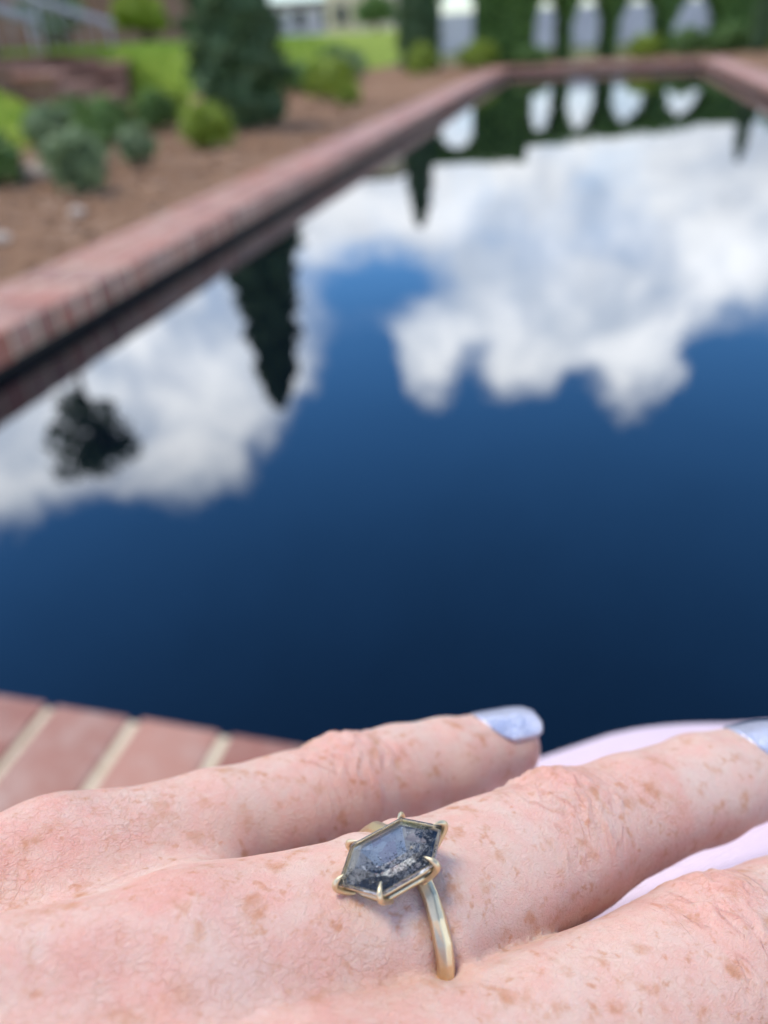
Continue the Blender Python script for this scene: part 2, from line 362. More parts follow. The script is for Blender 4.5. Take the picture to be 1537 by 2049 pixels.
# ------------------------------------------------------------------ planting
CYP = leaf_mat('cypress_leaf', (.036, .078, .030), (.12, .195, .07), 7, .2)
BOX = leaf_mat('hedge_leaf', (.06, .15, .025), (.17, .30, .055), 5, .25)
GREY = leaf_mat('greygreen_leaf', (.13, .21, .09), (.30, .38, .20), 9)
DARK = leaf_mat('darkgreen_leaf', (.06, .14, .03), (.19, .31, .08), 9)
LIME = leaf_mat('lime_leaf', (.17, .27, .025), (.38, .46, .06), 9)
BARK = simple('bark', (.07, .05, .035), (.16, .11, .08), 25, .9, .6, .01)
def cypress(x, y, hgt, rad, label, shoulder=.16, leaf=.045, n=12000, name='cypress_tree', mid=.62):
    t = empty(name, (x, y, -.03), label, 'tree', 'narrow conifers round the pool')
    obj('trunk', MB().tube([(x, y, -.06), (x, y, hgt*.5), (x+.01, y, hgt*.93)], [rad*.13, rad*.08, .004], 8).mesh('trunk', True), BARK, t)
    u = RNG.uniform(0, 1, n)**1.15; ph = RNG.uniform(0, 2*math.pi, n)
    Rz = np.interp(u, [0, .05, shoulder, .30, .42, mid, .80, .92, 1], [.62, .9, 1, .97, .82, .68, .52, .32, .05])*rad
    lob = 1+.12*np.sin(ph*3+u*9)+.13*np.sin(ph*7-u*31)+.12*np.sin(ph*2+u*47)+.08*np.sin(ph*5+u*90)
    q = RNG.uniform(.25, 1.0, n)**.45
    rr = Rz*lob*q + RNG.normal(0, .012, n)
    P = np.stack([x+rr*np.cos(ph), y+rr*np.sin(ph), .02+u*(hgt-.02)], 1); N = np.stack([np.cos(ph), np.sin(ph), .5+0*ph], 1)
    v, f = leaves(P, N, leaf, .55, 2.0); obj('crown', mesh_np('crown', v, f), CYP, t); return t
cypress(-2.86, 6.75, 2.36, .35, 'tall narrow dark conifer nearest the camera beside the pool', n=16000, mid=.58)
cypress(-3.12, 15.4, 2.42, .34, 'narrow blue green conifer at the far left pool corner', n=8000, leaf=.05)
cypress(2.62, 16.5, 1.50, .17, 'small thin conifer at the far right end of the pool', n=4000, leaf=.035)
def round_tree(x, y, z0, zc, rad, label, n=2400, m=CYP, leaf=.065):
    t = empty('round_tree', (x, y, z0), label, 'tree')
    obj('trunk', MB().tube([(x, y, z0-.05), (x+.04, y, z0+(zc-z0)*.5), (x-.03, y, zc+.1)], [.07, .05, .03], 8).mesh('trunk', True), BARK, t)
    cs = RNG.normal(0, 1, (15, 3)); cs /= np.linalg.norm(cs, axis=1)[:, None]; cs *= rad*RNG.uniform(.40, .95, (15, 1))
    for c in cs[:6]: obj('branch', MB().tube([(x, y, zc-.35), (x+c[0]*.5, y+c[1]*.5, zc+c[2]*.5), (x+c[0], y+c[1], zc+c[2])], [.025, .016, .006], 6).mesh('branch', True), BARK, t)
    k = RNG.integers(0, 15, n); d = RNG.normal(0, 1, (n, 3)); d /= np.linalg.norm(d, axis=1)[:, None]
    P = np.array([x, y, zc])+cs[k]+d*(rad*.36*RNG.uniform(.3, 1, n)**.5)[:, None]
    v, f = leaves(P, d, leaf, .6); obj('crown', mesh_np('crown', v, f), m, t)
round_tree(-6.86, 9.0, .57, 4.15, .72, 'round crowned little tree standing on the lawn left of the pool')
def shrub(x, y, rx, hgt, m, label, n=1400, leaf=.03, name='shrub', spiky=.0, group='low plants in the mulch beds'):
    rx *= .78; hgt *= .95; t = empty(name, (x, y, -.025), label, 'shrub', group)
    g = MB()
    for k in range(7):
        a = k*.9; g.tube([(x, y, -.04), (x+rx*.3*math.cos(a), y+rx*.3*math.sin(a), hgt*.4), (x+rx*.6*math.cos(a), y+rx*.6*math.sin(a), hgt*.8)], [.010, .007, .003], 5)
    obj('stem', g.mesh('stem', True), BARK, t)
    ph = RNG.uniform(0, 2*math.pi, n); w = RNG.uniform(-.75, 1, n); q = RNG.uniform(.2, 1, n)**.4
    lob = .92+.30*np.sin(ph*3+x*9)+.22*np.sin(ph*5+w*6+y*5); s = np.sqrt(1-np.clip(w, -1, 1)**2*.95)*q*lob
    P = np.stack([x+rx*s*np.cos(ph), y+rx*s*np.sin(ph), hgt*(.5+.5*w*q*(1+.12*np.sin(ph*4)))-.01], 1); N = np.stack([np.cos(ph)*s, np.sin(ph)*s, w+.3], 1)
    _h = RNG.uniform(0, 1, n) < .5; P[~_h] += (N[~_h]/(np.linalg.norm(N[~_h], axis=1)[:, None]+.1))*RNG.uniform(.0, .38, ((~_h).sum(), 1))*rx
    v, f = leaves(P, N, leaf, .7, 2.6+spiky); obj('foliage', mesh_np('foliage', v, f), m, t)
shrub(-2.52, 3.75, .145, .27, GREY, 'grey green rounded shrub in front of the mulch, nearest the brick coping')
shrub(-3.20, 4.00, .16, .26, DARK, 'dark green shrub at the left edge of the photo in the mulch')
shrub(-2.95, 4.35, .19, .20, GREY, 'low grey green mound just behind the nearest grey shrub')
shrub(-3.66, 5.95, .22, .29, DARK, 'wide dark green mound left of the pink stone')
shrub(-3.62, 6.65, .19, .29, DARK, 'dark green tuft between the pink stone and the tall conifer')
shrub(-2.62, 5.50, .17, .25, LIME, 'yellow green plant in front of the tall conifer', spiky=1.0)
shrub(-4.25, 6.05, .24, .22, GREY, 'spreading pale grey green plant below the brick steps')
shrub(-3.25, 7.7, .2, .24, DARK, 'dark plant behind the left side of the tall conifer')
shrub(-4.05, 7.6, .3, .22, LIME, 'low lime plant between the steps and the tall conifer', spiky=1.0)
shrub(-3.72, 10.75, .28, .30, DARK, 'dark clump right of the tall conifer in the mulch')
shrub(-2.95, 9.4, .22, .36, LIME, 'lime green leafy plant right of the tall conifer', spiky=1.5)
shrub(-3.5, 11.4, .3, .34, LIME, 'lime clump halfway between the two tall conifers', spiky=1.5)
shrub(-2.72, 13.7, .25, .40, LIME, 'lime plant just before the far left conifer', spiky=1.5)
shrub(-2.75, 4.75, .12, .2, GREY, 'small feathery tuft between the nearest shrubs and the conifer', n=700)
shrub(-3.35, 5.15, .14, .2, DARK, 'small dark tuft just left of the pink stone', n=700)
shrub(-4.6, 7.0, .22, .25, DARK, 'dark leafy tuft at the foot of the brick steps', n=900)
shrub(-2.45, 8.6, .13, .2, LIME, 'small lime tuft near the coping beyond the conifer', n=600)
shrub(-3.85, 13.4, .35, .35, GREY, 'pale plant left of the far left conifer')
shrub(-4.35, 11.0, .4, .36, DARK, 'broad dark shrub at the foot of the bank beyond the steps', n=2600, leaf=.04)
shrub(-4.15, 13.9, .42, .4, DARK, 'second broad dark shrub at the foot of the bank beyond the steps', n=2600, leaf=.04)
for x, y, rx, hh, m, lab in ((-2.1, 15.75, .35, .35, LIME, 'orange tinged low plant right of the far left conifer'), (-1.15, 15.75, .3, .22, DARK, 'low plant under the leftmost hedge arch'),
        (.75, 16.6, .32, .32, LIME, 'yellow green plant behind the far coping between arches'), (1.5, 16.9, .36, .38, DARK, 'green clump below the third hedge arch'),
        (2.2, 17.3, .4, .42, DARK, 'green clump below the rightmost hedge arch'), (3.1, 17.0, .4, .5, LIME, 'yellow green clump right of the small thin conifer'), (3.6, 15.2, .35, .42, DARK, 'dark clump in the right hand bed')):
    shrub(x, y, rx, hh, m, lab, n=1500, leaf=.045)
def stone(x, y, s, label, seed):
    rg = np.random.default_rng(seed); bm = bmesh.new(); bmesh.ops.create_icosphere(bm, subdivisions=2, radius=s)
    for v_ in bm.verts:
        k = 1+.16*math.sin(v_.co.x/s*2.1+seed)+.12*math.sin(v_.co.y/s*3+seed*2); v_.co = Vector((v_.co.x*k*1.25, v_.co.y*k, v_.co.z*k*.65))
    me = bpy.data.meshes.new('stone'); bm.to_mesh(me); bm.free(); me.polygons.foreach_set('use_smooth', [True]*len(me.polygons))
    tag(obj('stone', me, STONE, None, (x, y, -.02+s*.4)), label, 'stone', 'stones in the mulch')
stone(-2.23, 3.22, .032, 'small pale stone in front of the nearest grey green shrub', 1)
stone(-2.24, 2.71, .035, 'small tan stone at the left edge nearest the coping', 2)
stone(-3.30, 5.72, .075, 'pinkish stone between two dark green mounds', 3)
stone(-3.10, 4.20, .085, 'pinkish stone behind the nearest shrubs at far left', 4)

# clipped hedge with arched openings at the end of the pool
def hedge(name, p0, e, length, top, arches, label, n, thick=.42):
    p0 = np.array(p0, float); e = np.array(e, float)/np.linalg.norm(e); q = np.array([-e[1], e[0]])
    t = empty(name, (p0[0], p0[1], -.04), label, 'hedge')
    def low(s):
        z = np.zeros_like(s)
        for a0, a1, zt in arches:
            u = (s-(a0+a1)/2)/((a1-a0)/2); ins = np.abs(u) < 1
            z = np.where(ins, np.maximum(z, zt-(a1-a0)*.55+(a1-a0)*.55*np.sqrt(np.clip(1-u*u, 0, 1))), z)
        return z
    ss = np.linspace(0, length, int(length/.05)); g = MB()
    for s0, s1 in zip(ss[:-1], ss[1:]):
        l = float(low(np.array([(s0+s1)/2]))[0]); l = l+.05 if l > 0 else -.05
        if top-.05-l < .02: continue
        c = p0+e*(s0+s1)/2+q*thick/2
        M = Matrix(((e[0], q[0], 0, c[0]), (e[1], q[1], 0, c[1]), (0, 0, 1, (top-.05+l)/2), (0, 0, 0, 1)))
        g.box((0, 0, 0), (s1-s0, thick-.1, top-.05-l), M)
    obj('dark_core', g.mesh('dark_core'), simple('hedge_core', (.012, .03, .008), (.03, .06, .014), 20, .95), t)  # solid dark core added inside the leaf shell for the shaded hedge interior
    s = RNG.uniform(0, length, n*3); z = RNG.uniform(0, top, n*3); d = RNG.uniform(0, 1, n*3)
    lo = low(s); ok = z > lo
    near = (d < .12) | (d > .88) | (z > top-.06) | ((z < lo+.08) & (lo > 0)) | (np.abs(np.gradient(lo)) > 99); ok &= near
    s, z, d = s[ok][:n], z[ok][:n], d[ok][:n]
    P = np.c_[p0[0]+e[0]*s+q[0]*d*thick, p0[1]+e[1]*s+q[1]*d*thick, z]+RNG.normal(0, .018, (len(s), 3)); N = np.c_[np.sign(d-.5)[:, None]*q[None, :], np.full(len(s), .2)]
    v, f = leaves(P, N, .05, .6); obj('foliage', mesh_np('foliage', v, f), BOX, t)
    return t
hedge('arched_hedge', (-1.22, 16.3), (3.85, 2.7), 5.6, 1.13, [(.10, .72, .98), (.88, 1.69, 1.0), (1.87, 2.89, .96), (3.11, 4.29, .95)], 'clipped green hedge with four arched openings at the pool end', 16000)
hedge('tall_hedge', (-3.35, 16.35), (1, 0), 2.1, 1.42, [(.40, 1.10, 1.25)], 'taller clipped hedge with one arched opening left of the arcade', 8000)

# far things: pale garden wall, cream building, brick house behind the lawn
PALE = simple('pale_render', (.50, .48, .52), (.62, .60, .63), 2, .9); CREAM = simple('cream_render', (.62, .50, .36), (.70, .58, .43), 2, .9); GLASS, gt = mat('dark_glass')
gt.b.inputs['Base Color'].default_value = (.05, .06, .07, 1); gt.b.inputs['Roughness'].default_value = .1
pw = empty('garden_wall', (0, 27, -.05), 'long pale grey wall seen through the hedge arches', 'wall')
for k in range(8):
    obj('wall_panel', MB().box((-3.6+k*2.6, 27+.5*k, .45), (2.45, .3, 1.0)).mesh('wall_panel'), PALE, pw)
    obj('pillar', MB().box((-4.9+k*2.6, 27+.5*k, .5), (.3, .4, 1.14)).mesh('pillar'), PALE, pw)
def house(name, x, y, w, d, hh, m, label, rows, cols, roofm):
    t = empty(name, (x, y, -.05), label, 'building')
    obj('wall', MB().box((x, y, hh/2-.05), (w, d, hh)).mesh('wall'), m, t)
    obj('roof', MB().box((x, y, hh+.15), (w+.6, d+.6, .4), None, .96).mesh('roof'), roofm, t)
    for r_ in range(rows):
        for c in range(cols):
            px, pz = x-w/2+(c+.5)*w/cols, 1.1+r_*2.6
            wn_ = obj('window', MB().box((px, y-d/2-.03, pz+.6), (min(1.1, w/cols*.55), .1, 1.4)).mesh('window'), m, t)
            obj('pane', MB().box((px, y-d/2-.09, pz+.6), (min(1.1, w/cols*.55)-.16, .03, 1.24)).mesh('pane'), GLASS, wn_)
ROOF = simple('roof_grey', (.10, .09, .09), (.16, .14, .13), 6, .9)
house('cream_building', -17.2, 66, 4.6, 5, 9, CREAM, 'cream rendered building far beyond the lawn', 3, 2, ROOF)
house('pale_building', -25.3, 74, 9.5, 6, 2.6, PALE, 'low pale building beside the far cream building', 1, 4, ROOF)
house('brick_house', -17.5, 24.5, 9.5, 6, 6, BRK2, 'brown brick house behind the lawn at upper left', 1, 3, ROOF)
def broad_tree(x, y, z0, hgt, rad, label, m, n=5000):
    t = empty('garden_tree', (x, y, z0), label, 'tree')
    obj('trunk', MB().tube([(x, y, z0-.05), (x+.1, y, z0+hgt*.45), (x, y, z0+hgt*.75)], [.16, .11, .05], 8).mesh('trunk', True), BARK, t)
    cs = RNG.normal(0, 1, (22, 3)); cs /= np.linalg.norm(cs, axis=1)[:, None]; cs *= RNG.uniform(.3, .85, (22, 1))*np.array([rad, rad, hgt*.3])
    k = RNG.integers(0, 22, n); d = RNG.normal(0, 1, (n, 3)); d /= np.linalg.norm(d, axis=1)[:, None]
    P = np.array([x, y, z0+hgt*.68])+cs[k]+d*(rad*.36*RNG.uniform(.3, 1, n)**.5)[:, None]
    v, f = leaves(P, d, .13, .6); obj('crown', mesh_np('crown', v, f), m, t)
broad_tree(-10.6, 13.2, .57, 2.3, 1.0, 'bushy green tree on the lawn behind the brick steps', LIME)
broad_tree(-9.4, 14.4, .58, .95, .6, 'low leafy bush on the lawn right behind the brick steps', GREY, 2500)
broad_tree(-8.9, 16.6, .58, .85, .6, 'low bright bush on the lawn beyond the brick steps', LIME, 2500)
broad_tree(-12.4, 18.5, .58, 3.4, 1.2, 'loose grey green tree in front of the brown brick house', GREY, 3500)
broad_tree(-21.5, 52, .4, 3.2, 1.3, 'small far tree left of the cream building', DARK, 3000)
broad_tree(-12.5, 50, .3, 2.0, 1.2, 'small far tree right of the cream building', DARK, 3000)
broad_tree(6.8, 22, -.05, 3.0, 1.3, 'leafy tree at the upper right behind the bed', DARK, 4000)
broad_tree(4.5, 20.6, -.05, 1.6, .8, 'low leafy tree beside the right end of the arched hedge', DARK, 3000)

# ------------------------------------------------------------------ the person: left hand on a pink knee
# joints are measured in the lens frame (mm: right, down, away) and turned into world metres
CAMM = np.stack([_r, -_u, _f], 0)
def W3(p): return EYE + (np.asarray(p, float)/1000.0) @ CAMM
def WD(d): return np.asarray(d, float) @ CAMM
import openvdb
def smin(a, b, k):
    h = np.clip(.5+.5*(b-a)/k, 0, 1); return b+(a-b)*h-k*h*(1-h)
def cone(P, a, b, ra, rb):
    a = np.array(a, np.float32); b = np.array(b, np.float32); ab = b-a; L = float(ab @ ab)
    t = np.clip(((P-a) @ ab)/L, 0, 1); q = P-a-t[..., None]*ab
    return np.sqrt((q*q).sum(-1))-(ra+(rb-ra)*t)
FING = {
 'pinky': [((-38, 43.8, 90), 9.6), ((-22, 41.6, 100), 7.7), ((-5.6, 40.2, 110), 7.6), ((2, 39.4, 115), 7.2), ((9.4, 39.2, 119), 7.0), ((19.6, 38.4, 125.6), 5.9)],
 'ring':  [((-19, 47, 75), 10.6), ((2.5, 44.0, 83.6), 9.4), ((22.1, 41.9, 97), 8.5), ((33, 40.5, 103.5), 7.4), ((45.1, 39.5, 110), 7.3), ((61, 38.6, 118.5), 6.5)],
 'middle': [((-6, 54, 63), 11), ((14.8, 53.0, 74.3), 9.1), ((37.5, 50.9, 85.4), 9.3), ((48, 50.4, 91.8), 8.2), ((60, 50.4, 98.3), 8.1), ((77, 51, 108), 6.9)],
 'index': [((8, 63, 50), 11), ((29, 63, 60), 9.3), ((50, 63, 70), 9.5), ((61, 64, 76), 8.2), ((72, 66, 82), 8), ((88, 70, 90), 6.8)],
 'thumb': [((-48, 74, 24), 13), ((-25, 79, 26), 11), ((-5, 83, 31), 10.6), ((12, 86, 38), 9), ((26, 88, 44), 9.2), ((44, 90, 52), 7.8)],
}
DORS = {'pinky': (-.05, -.95, -.30), 'ring': (-.12, -.93, -.36), 'middle': (-.18, -.92, -.34), 'index': (-.2, -.92, -.34), 'thumb': (.25, -.75, -.6)}
PALM = [((-88, 49, 53), (-38, 44.5, 90), 9, 9.2), ((-86, 48, 46), (-19, 47.3, 75), 10, 10.2), ((-84, 50, 40), (-6, 54.5, 63), 10.5, 10.4), ((-82, 54, 33), (8, 63, 50), 11, 10.6),
        ((-82, 60, 55), (-40, 56, 86), 11, 9.5), ((-80, 62, 45), (-18, 58, 72), 12, 10), ((-80, 64, 36), (0, 65, 58), 12, 10),
        ((-82, 63, 30), (-48, 74, 24), 14, 13), ((-48, 74, 24), (-6, 70, 44), 12, 9),
        ((-35, 47.2, 86.5), (-22.5, 46.8, 86.5), 6.8, 6.9), ((-30, 51, 91), (-11, 52, 82), 6.2, 6.6), ((-8, 54, 80), (6, 58, 69), 7.0, 7.5), ((6, 63, 66), (20, 67, 56), 7, 7)]
ARM = [((-120, 56, 28), (-84, 54, 45), 23, 20), ((-230, 66, -25), (-120, 56, 28), 30, 23)]
RCF = np.array([1.3, 44.1, 82.6], np.float32); RAF = np.array([.87, -.07, .49], np.float32); RAF /= np.linalg.norm(RAF)
VX = .55
gx = np.arange(-150, 98, VX, dtype=np.float32); gy = np.arange(24, 106, VX, dtype=np.float32); gz = np.arange(-12, 138, VX, dtype=np.float32)
# coarse pass to find the blocks that hold the surface
def hand_sdf(P):
    palm = None
    for a, b, ra, rb in PALM:
        d = cone(P, a, b, ra, rb); palm = d if palm is None else smin(palm, d, 6.5)
    for a, b, ra, rb in ARM: palm = smin(palm, cone(P, a, b, ra, rb), 14)
    tot = None
    for nm, js in FING.items():
        d = None
        for (a, ra), (b, rb) in zip(js[:-1], js[1:]):
            c = cone(P, a, b, ra, rb); d = c if d is None else smin(d, c, 1.6)
        up = np.array(DORS[nm], np.float32); pip = np.array(js[2][0], np.float32)
        kn = pip+up*2.2; d = smin(d, np.sqrt(((P-kn)**2).sum(-1))-(js[2][1]-2.25), 3.0)     # knuckle pad
        d = smin(d, palm, 5.0)
        tot = d if tot is None else smin(tot, d, .9)
    # extensor tendons and knuckle heads on the back of the hand
    for a, b, r_ in (((-19, 38.6, 73), (-70, 40.5, 50), 2.4), ((-38, 36.8, 89), (-75, 42, 60), 2.0), ((-6, 45.6, 61), (-60, 43, 42), 2.4)):
        tot = smin(tot, cone(P, a, b, r_, r_*.8), 4.5)
    # soft irregularity of flesh
    x, y, z = P[..., 0], P[..., 1], P[..., 2]
    tot = tot + .10*np.sin(x*.42+z*.31)*np.sin(z*.47-x*.22+1.3) + .03*np.sin(x*1.1+z*.7+y*.5)*np.sin(z*1.3-x*.6)
    ax = (P-RCF) @ RAF; rad_ = np.sqrt(np.maximum(((P-RCF)**2).sum(-1)-ax*ax, 0))                          # flesh pressed in by the ring
    tot = tot + np.where(rad_ < 13, .55*np.exp(-(ax/1.25)**2)-.22*np.exp(-((np.abs(ax)-2.7)/1.3)**2), 0)
    return tot
def block_sdf():
    nb = 12; full = np.full((len(gx), len(gy), len(gz)), 3.0, np.float32)
    for i in range(0, len(gx), nb*2):
        for j in range(0, len(gy), nb*2):
            for k in range(0, len(gz), nb*2):
                X, Y, Z = gx[i:i+nb*2], gy[j:j+nb*2], gz[k:k+nb*2]
                c = np.array([[X.mean(), Y.mean(), Z.mean()]], np.float32); d0 = float(hand_sdf(c)[0]); rad = .87*nb*2*VX+1.5
                if d0 > rad*1.15+4: continue
                if d0 < -rad*1.15-8: full[i:i+nb*2, j:j+nb*2, k:k+nb*2] = -3; continue
                P = np.stack(np.meshgrid(X, Y, Z, indexing='ij'), -1); full[i:i+nb*2, j:j+nb*2, k:k+nb*2] = np.clip(hand_sdf(P), -3, 3)
    return full
def vdb_mesh(arr, x0, y0, z0, vx, name, world=True):
    gr = openvdb.FloatGrid(3.0); gr.copyFromArray(np.ascontiguousarray(arr.astype(np.float64)))
    v, t3, q4 = gr.convertToPolygons(0.0, 0.0) if hasattr(gr, 'convertToPolygons') else (*gr.convertToQuads(0.0),)
    v = np.asarray(v)*vx + np.array([x0, y0, z0]); q4 = np.asarray(q4)
    me = mesh_np(name, W3(v), q4[:, ::-1], True); return me, v, q4
arr = block_sdf()
hand_me, hv, hq = vdb_mesh(arr, gx[0], gy[0], gz[0], VX, 'hand'); del arr
hv = np.zeros((len(hand_me.vertices), 3)); _co = np.empty(len(hand_me.vertices)*3, np.float32); hand_me.vertices.foreach_get('co', _co)
hv = ((_co.reshape(-1, 3)-EYE) @ CAMM.T)*1000

hq = np.empty(len(hand_me.loops), np.int32); hand_me.loops.foreach_get('vertex_index', hq); hq = hq.reshape(-1, 4)
def relax(v, it):
    ea = hq.ravel(); eb = np.roll(hq, -1, 1).ravel(); cnt = np.bincount(ea, minlength=len(v))+np.bincount(eb, minlength=len(v))
    for k in range(it):
        acc = np.stack([np.bincount(ea, v[eb, i], len(v))+np.bincount(eb, v[ea, i], len(v)) for i in range(3)], 1)
        v = v+(.5 if k % 2 == 0 else -.45)*(acc/cnt[:, None]-v)
    return v
hv = relax(hv, 10)
# per-vertex finger coordinates: distance along from each PIP / DIP knuckle, sideways distance, and masks
best = np.full(len(hv), 1e9); sA = np.zeros(len(hv)); lA = np.zeros(len(hv)); pm = np.zeros(len(hv)); red = np.zeros(len(hv))
for nm, js in FING.items():
    pip = np.array(js[2][0], float); dip = np.array(js[4][0], float); mcp = np.array(js[0][0], float); tip = np.array(js[5][0], float)
    up = np.array(DORS[nm]); up /= np.linalg.norm(up)
    dd = None
    for (a, ra), (b, rb) in zip(js[:-1], js[1:]):
        c = cone(hv, a, b, ra, rb); dd = c if dd is None else np.minimum(dd, c)
    own = dd < best; best = np.where(own, dd, best)
    e = (dip-mcp)/np.linalg.norm(dip-mcp); lat = np.cross(e, up); lat /= np.linalg.norm(lat); upo = np.cross(lat, e)
    s = (hv-pip) @ e; l = (hv-pip) @ lat; hgt = (hv-pip) @ upo
    mk = np.exp(-(s/8.5)**2-(l/8.0)**2)*np.clip(hgt/5, 0, 1)
    e2 = (tip-pip)/np.linalg.norm(tip-pip); s2 = (hv-dip) @ e2; l2 = (hv-dip) @ lat; h2 = (hv-dip) @ upo
    mk2 = .6*np.exp(-(s2/3.2)**2-(l2/6)**2)*np.clip(h2/4, 0, 1)
    sA = np.where(own, s, sA); lA = np.where(own, l, lA); pm = np.where(own, np.maximum(mk, mk2), pm)
    dm = np.linalg.norm((hv-mcp-up*js[0][1])*np.array([1, 1, 1]), axis=1)
    red = np.maximum(red, .9*np.exp(-(dm/13)**2)); red = np.maximum(red, np.where(own, .8*mk, 0)); red = np.maximum(red, np.where(own, .55*np.exp(-((hv-tip) @ e2/7)**2), 0))
# real folds across the knuckles
fd = np.zeros(len(hv)); wob_ = .5*np.sin(lA*.9+hv[:, 0]*.2)+.35*np.sin(lA*1.9+2)
for s0, dep, bow in ((-7.2, .16, -.012), (-4.9, .24, -.016), (-2.9, .30, -.012), (-.9, .34, -.004), (1.0, .32, .006), (2.9, .28, .014), (4.7, .22, .018), (6.6, .14, .016)):
    fd += dep*np.exp(-((sA-s0-wob_-bow*lA**2)/.55)**2)*(.6+.4*np.sin(lA*.8+s0*2.3))
_nn = np.empty(len(hv)*3, np.float32); hand_me.vertices.foreach_get('normal', _nn); _nn = _nn.reshape(-1, 3) @ CAMM.T
hv = hv-_nn*(1.7*fd*np.clip(pm*1.5, 0, 1))[:, None]
hand_me.vertices.foreach_set('co', W3(hv).astype(np.float32).ravel()); hand_me.update()
for nm, val in (('along', sA), ('side', lA), ('crease', pm), ('flush', red)):
    at = hand_me.attributes.new(nm, 'FLOAT', 'POINT'); at.data.foreach_set('value', val.astype(np.float32))

def skin_mat():
    m, t = mat('fair_freckled_skin'); mm = t.vm('SCALE', t.P, 1000.0)                       # millimetres
    att = lambda n_: t.n('ShaderNodeAttribute', attribute_name=n_).outputs['Fac']
    along, side, cre, flush = att('along'), att('side'), att('crease'), att('flush')
    big = t.noise(mm, .085, 3, .5).outputs[0]; mid = t.noise(mm, .30, 4, .6).outputs[0]; fine = t.noise(mm, 1.6, 4, .65).outputs[0]
    c = t.mix(t.ss(mid, .35, .68), (.76, .525, .42), (.775, .455, .36))
    c = t.mix(t.m('MULTIPLY', flush, t.ss(mid, .25, .65, .35, .85)), c, (.76, .365, .29))
    c = t.mix(t.ss(big, .50, .68, 0, .55), c, (.74, .575, .48))
    c = t.mix(t.ss(fine, .50, .74, 0, .40), c, (.83, .60, .515))
    # network of skin lines, broken up so that no cell is closed all round
    wob = t.vm('SCALE', t.vm('SUBTRACT', t.noise(mm, .8, 3, .6).outputs['Color'], (.5, .5, .5)), 1.5)
    ax_ = [tuple(WD(q_)) for q_ in ((.86, -.05, .5), (.5, .1, -.86), (0, -1, 0))]
    pq = t.n('ShaderNodeCombineXYZ', {0: t.m('MULTIPLY', t.vm('DOT_PRODUCT', mm, ax_[0]), .78), 1: t.m('MULTIPLY', t.vm('DOT_PRODUCT', mm, ax_[1]), 1.15), 2: t.vm('DOT_PRODUCT', mm, ax_[2])}).outputs[0]
    pv = t.vm('ADD', pq, wob)
    brk = t.ss(t.noise(t.vm('ADD', mm, (17, 3, 40)), .55, 3, .6).outputs[0], .33, .58, .25, 1.0); zone = t.ss(t.noise(t.vm('ADD', mm, (70, 3, 4)), .06, 2).outputs[0], .36, .58, .25, .95); zone = t.m('MULTIPLY', zone, t.ss(flush, 0, .6, .55, 1.2))
    def cells(scale, lo, hi):
        v_ = t.n('ShaderNodeTexVoronoi', {'Vector': pv, 'Scale': scale, 'Randomness': 1.0}, feature='DISTANCE_TO_EDGE'); return t.ss(v_.outputs[0], lo, hi)
    l1 = t.m('MULTIPLY', t.m('SUBTRACT', 1.0, cells(1.0, 0, .13)), t.m('MULTIPLY', brk, zone)); k2 = cells(1.7, 0, .22); k3 = cells(3.4, 0, .30)
    # freckles: irregular blots, a few large
    blot = t.noise(mm, .34, 3, .5).outputs[0]; blot2 = t.noise(t.vm('ADD', mm, (31, 7, 13)), .75, 2, .5).outputs[0]; where = t.noise(t.vm('ADD', mm, (5, 50, 9)), .07, 2).outputs[0]
    fr = t.m('MAXIMUM', t.ss(blot, .545, .76), t.m('MULTIPLY', t.ss(blot2, .57, .76), .85))
    fr = t.m('MULTIPLY', fr, t.ss(where, .36, .55, .55, 1.0))
    c = t.mix(t.m('MULTIPLY', fr, .80), c, (.58, .24, .105))
    c = t.mix(t.m('MULTIPLY', l1, .30), c, (.60, .27, .16))
    # knuckle folds: wavy lines across the finger
    fv = t.n('ShaderNodeCombineXYZ', {0: t.m('MULTIPLY', along, .15), 1: t.m('ADD', t.m('MULTIPLY', side, .030), t.m('MULTIPLY', t.m('MULTIPLY', side, side), .004)), 2: t.m('MULTIPLY', flush, .0)}).outputs[0]
    nf = t.noise(fv, 1.0, 2, .5, .1).outputs[0]
    iso = t.m('ABSOLUTE', t.m('SUBTRACT', t.m('FRACT', t.m('MULTIPLY', nf, 10.0)), .5))
    fbrk = t.ss(t.noise(t.vm('ADD', mm, (3, 90, 4)), .35, 3).outputs[0], .36, .58)
    fline = t.m('MULTIPLY', t.m('MULTIPLY', t.m('SUBTRACT', 1, t.ss(iso, 0, .17)), t.ss(cre, .05, .6)), fbrk)
    # fine creases across the fingers everywhere
    fv2 = t.n('ShaderNodeCombineXYZ', {0: t.m('MULTIPLY', along, 1.1), 1: t.m('MULTIPLY', side, .28), 2: 0.0}).outputs[0]
    fine2 = t.noise(fv2, 1.0, 4, .65).outputs[0]
    c = t.mix(t.m('MULTIPLY', fline, .36), c, (.56, .21, .15))
    b = t.b; t.set(b, 'Base Color', c)
    b.inputs['Subsurface Weight'].default_value = .35; b.inputs['Subsurface Radius'].default_value = (1.0, .35, .2); b.inputs['Subsurface Scale'].default_value = .0022
    t.set(b, 'Roughness', t.ss(fine, .3, .7, .40, .56)); b.inputs['Specular IOR Level'].default_value = .42
    hgt = t.m('ADD', t.m('ADD', t.m('MULTIPLY', l1, -.48), t.m('MULTIPLY', k2, .30)), t.m('ADD', t.m('MULTIPLY', k3, .22), t.m('ADD', t.m('MULTIPLY', fine, .3), t.m('MULTIPLY', fine2, .85))))
    nrm = t.bump(hgt, .00013, .8); nrm = t.bump(fline, -.00015, .7, nrm)
    t.set(b, 'Normal', nrm); return m
SKIN = skin_mat()
foot_w = np.array([.0, .26, 0.0])
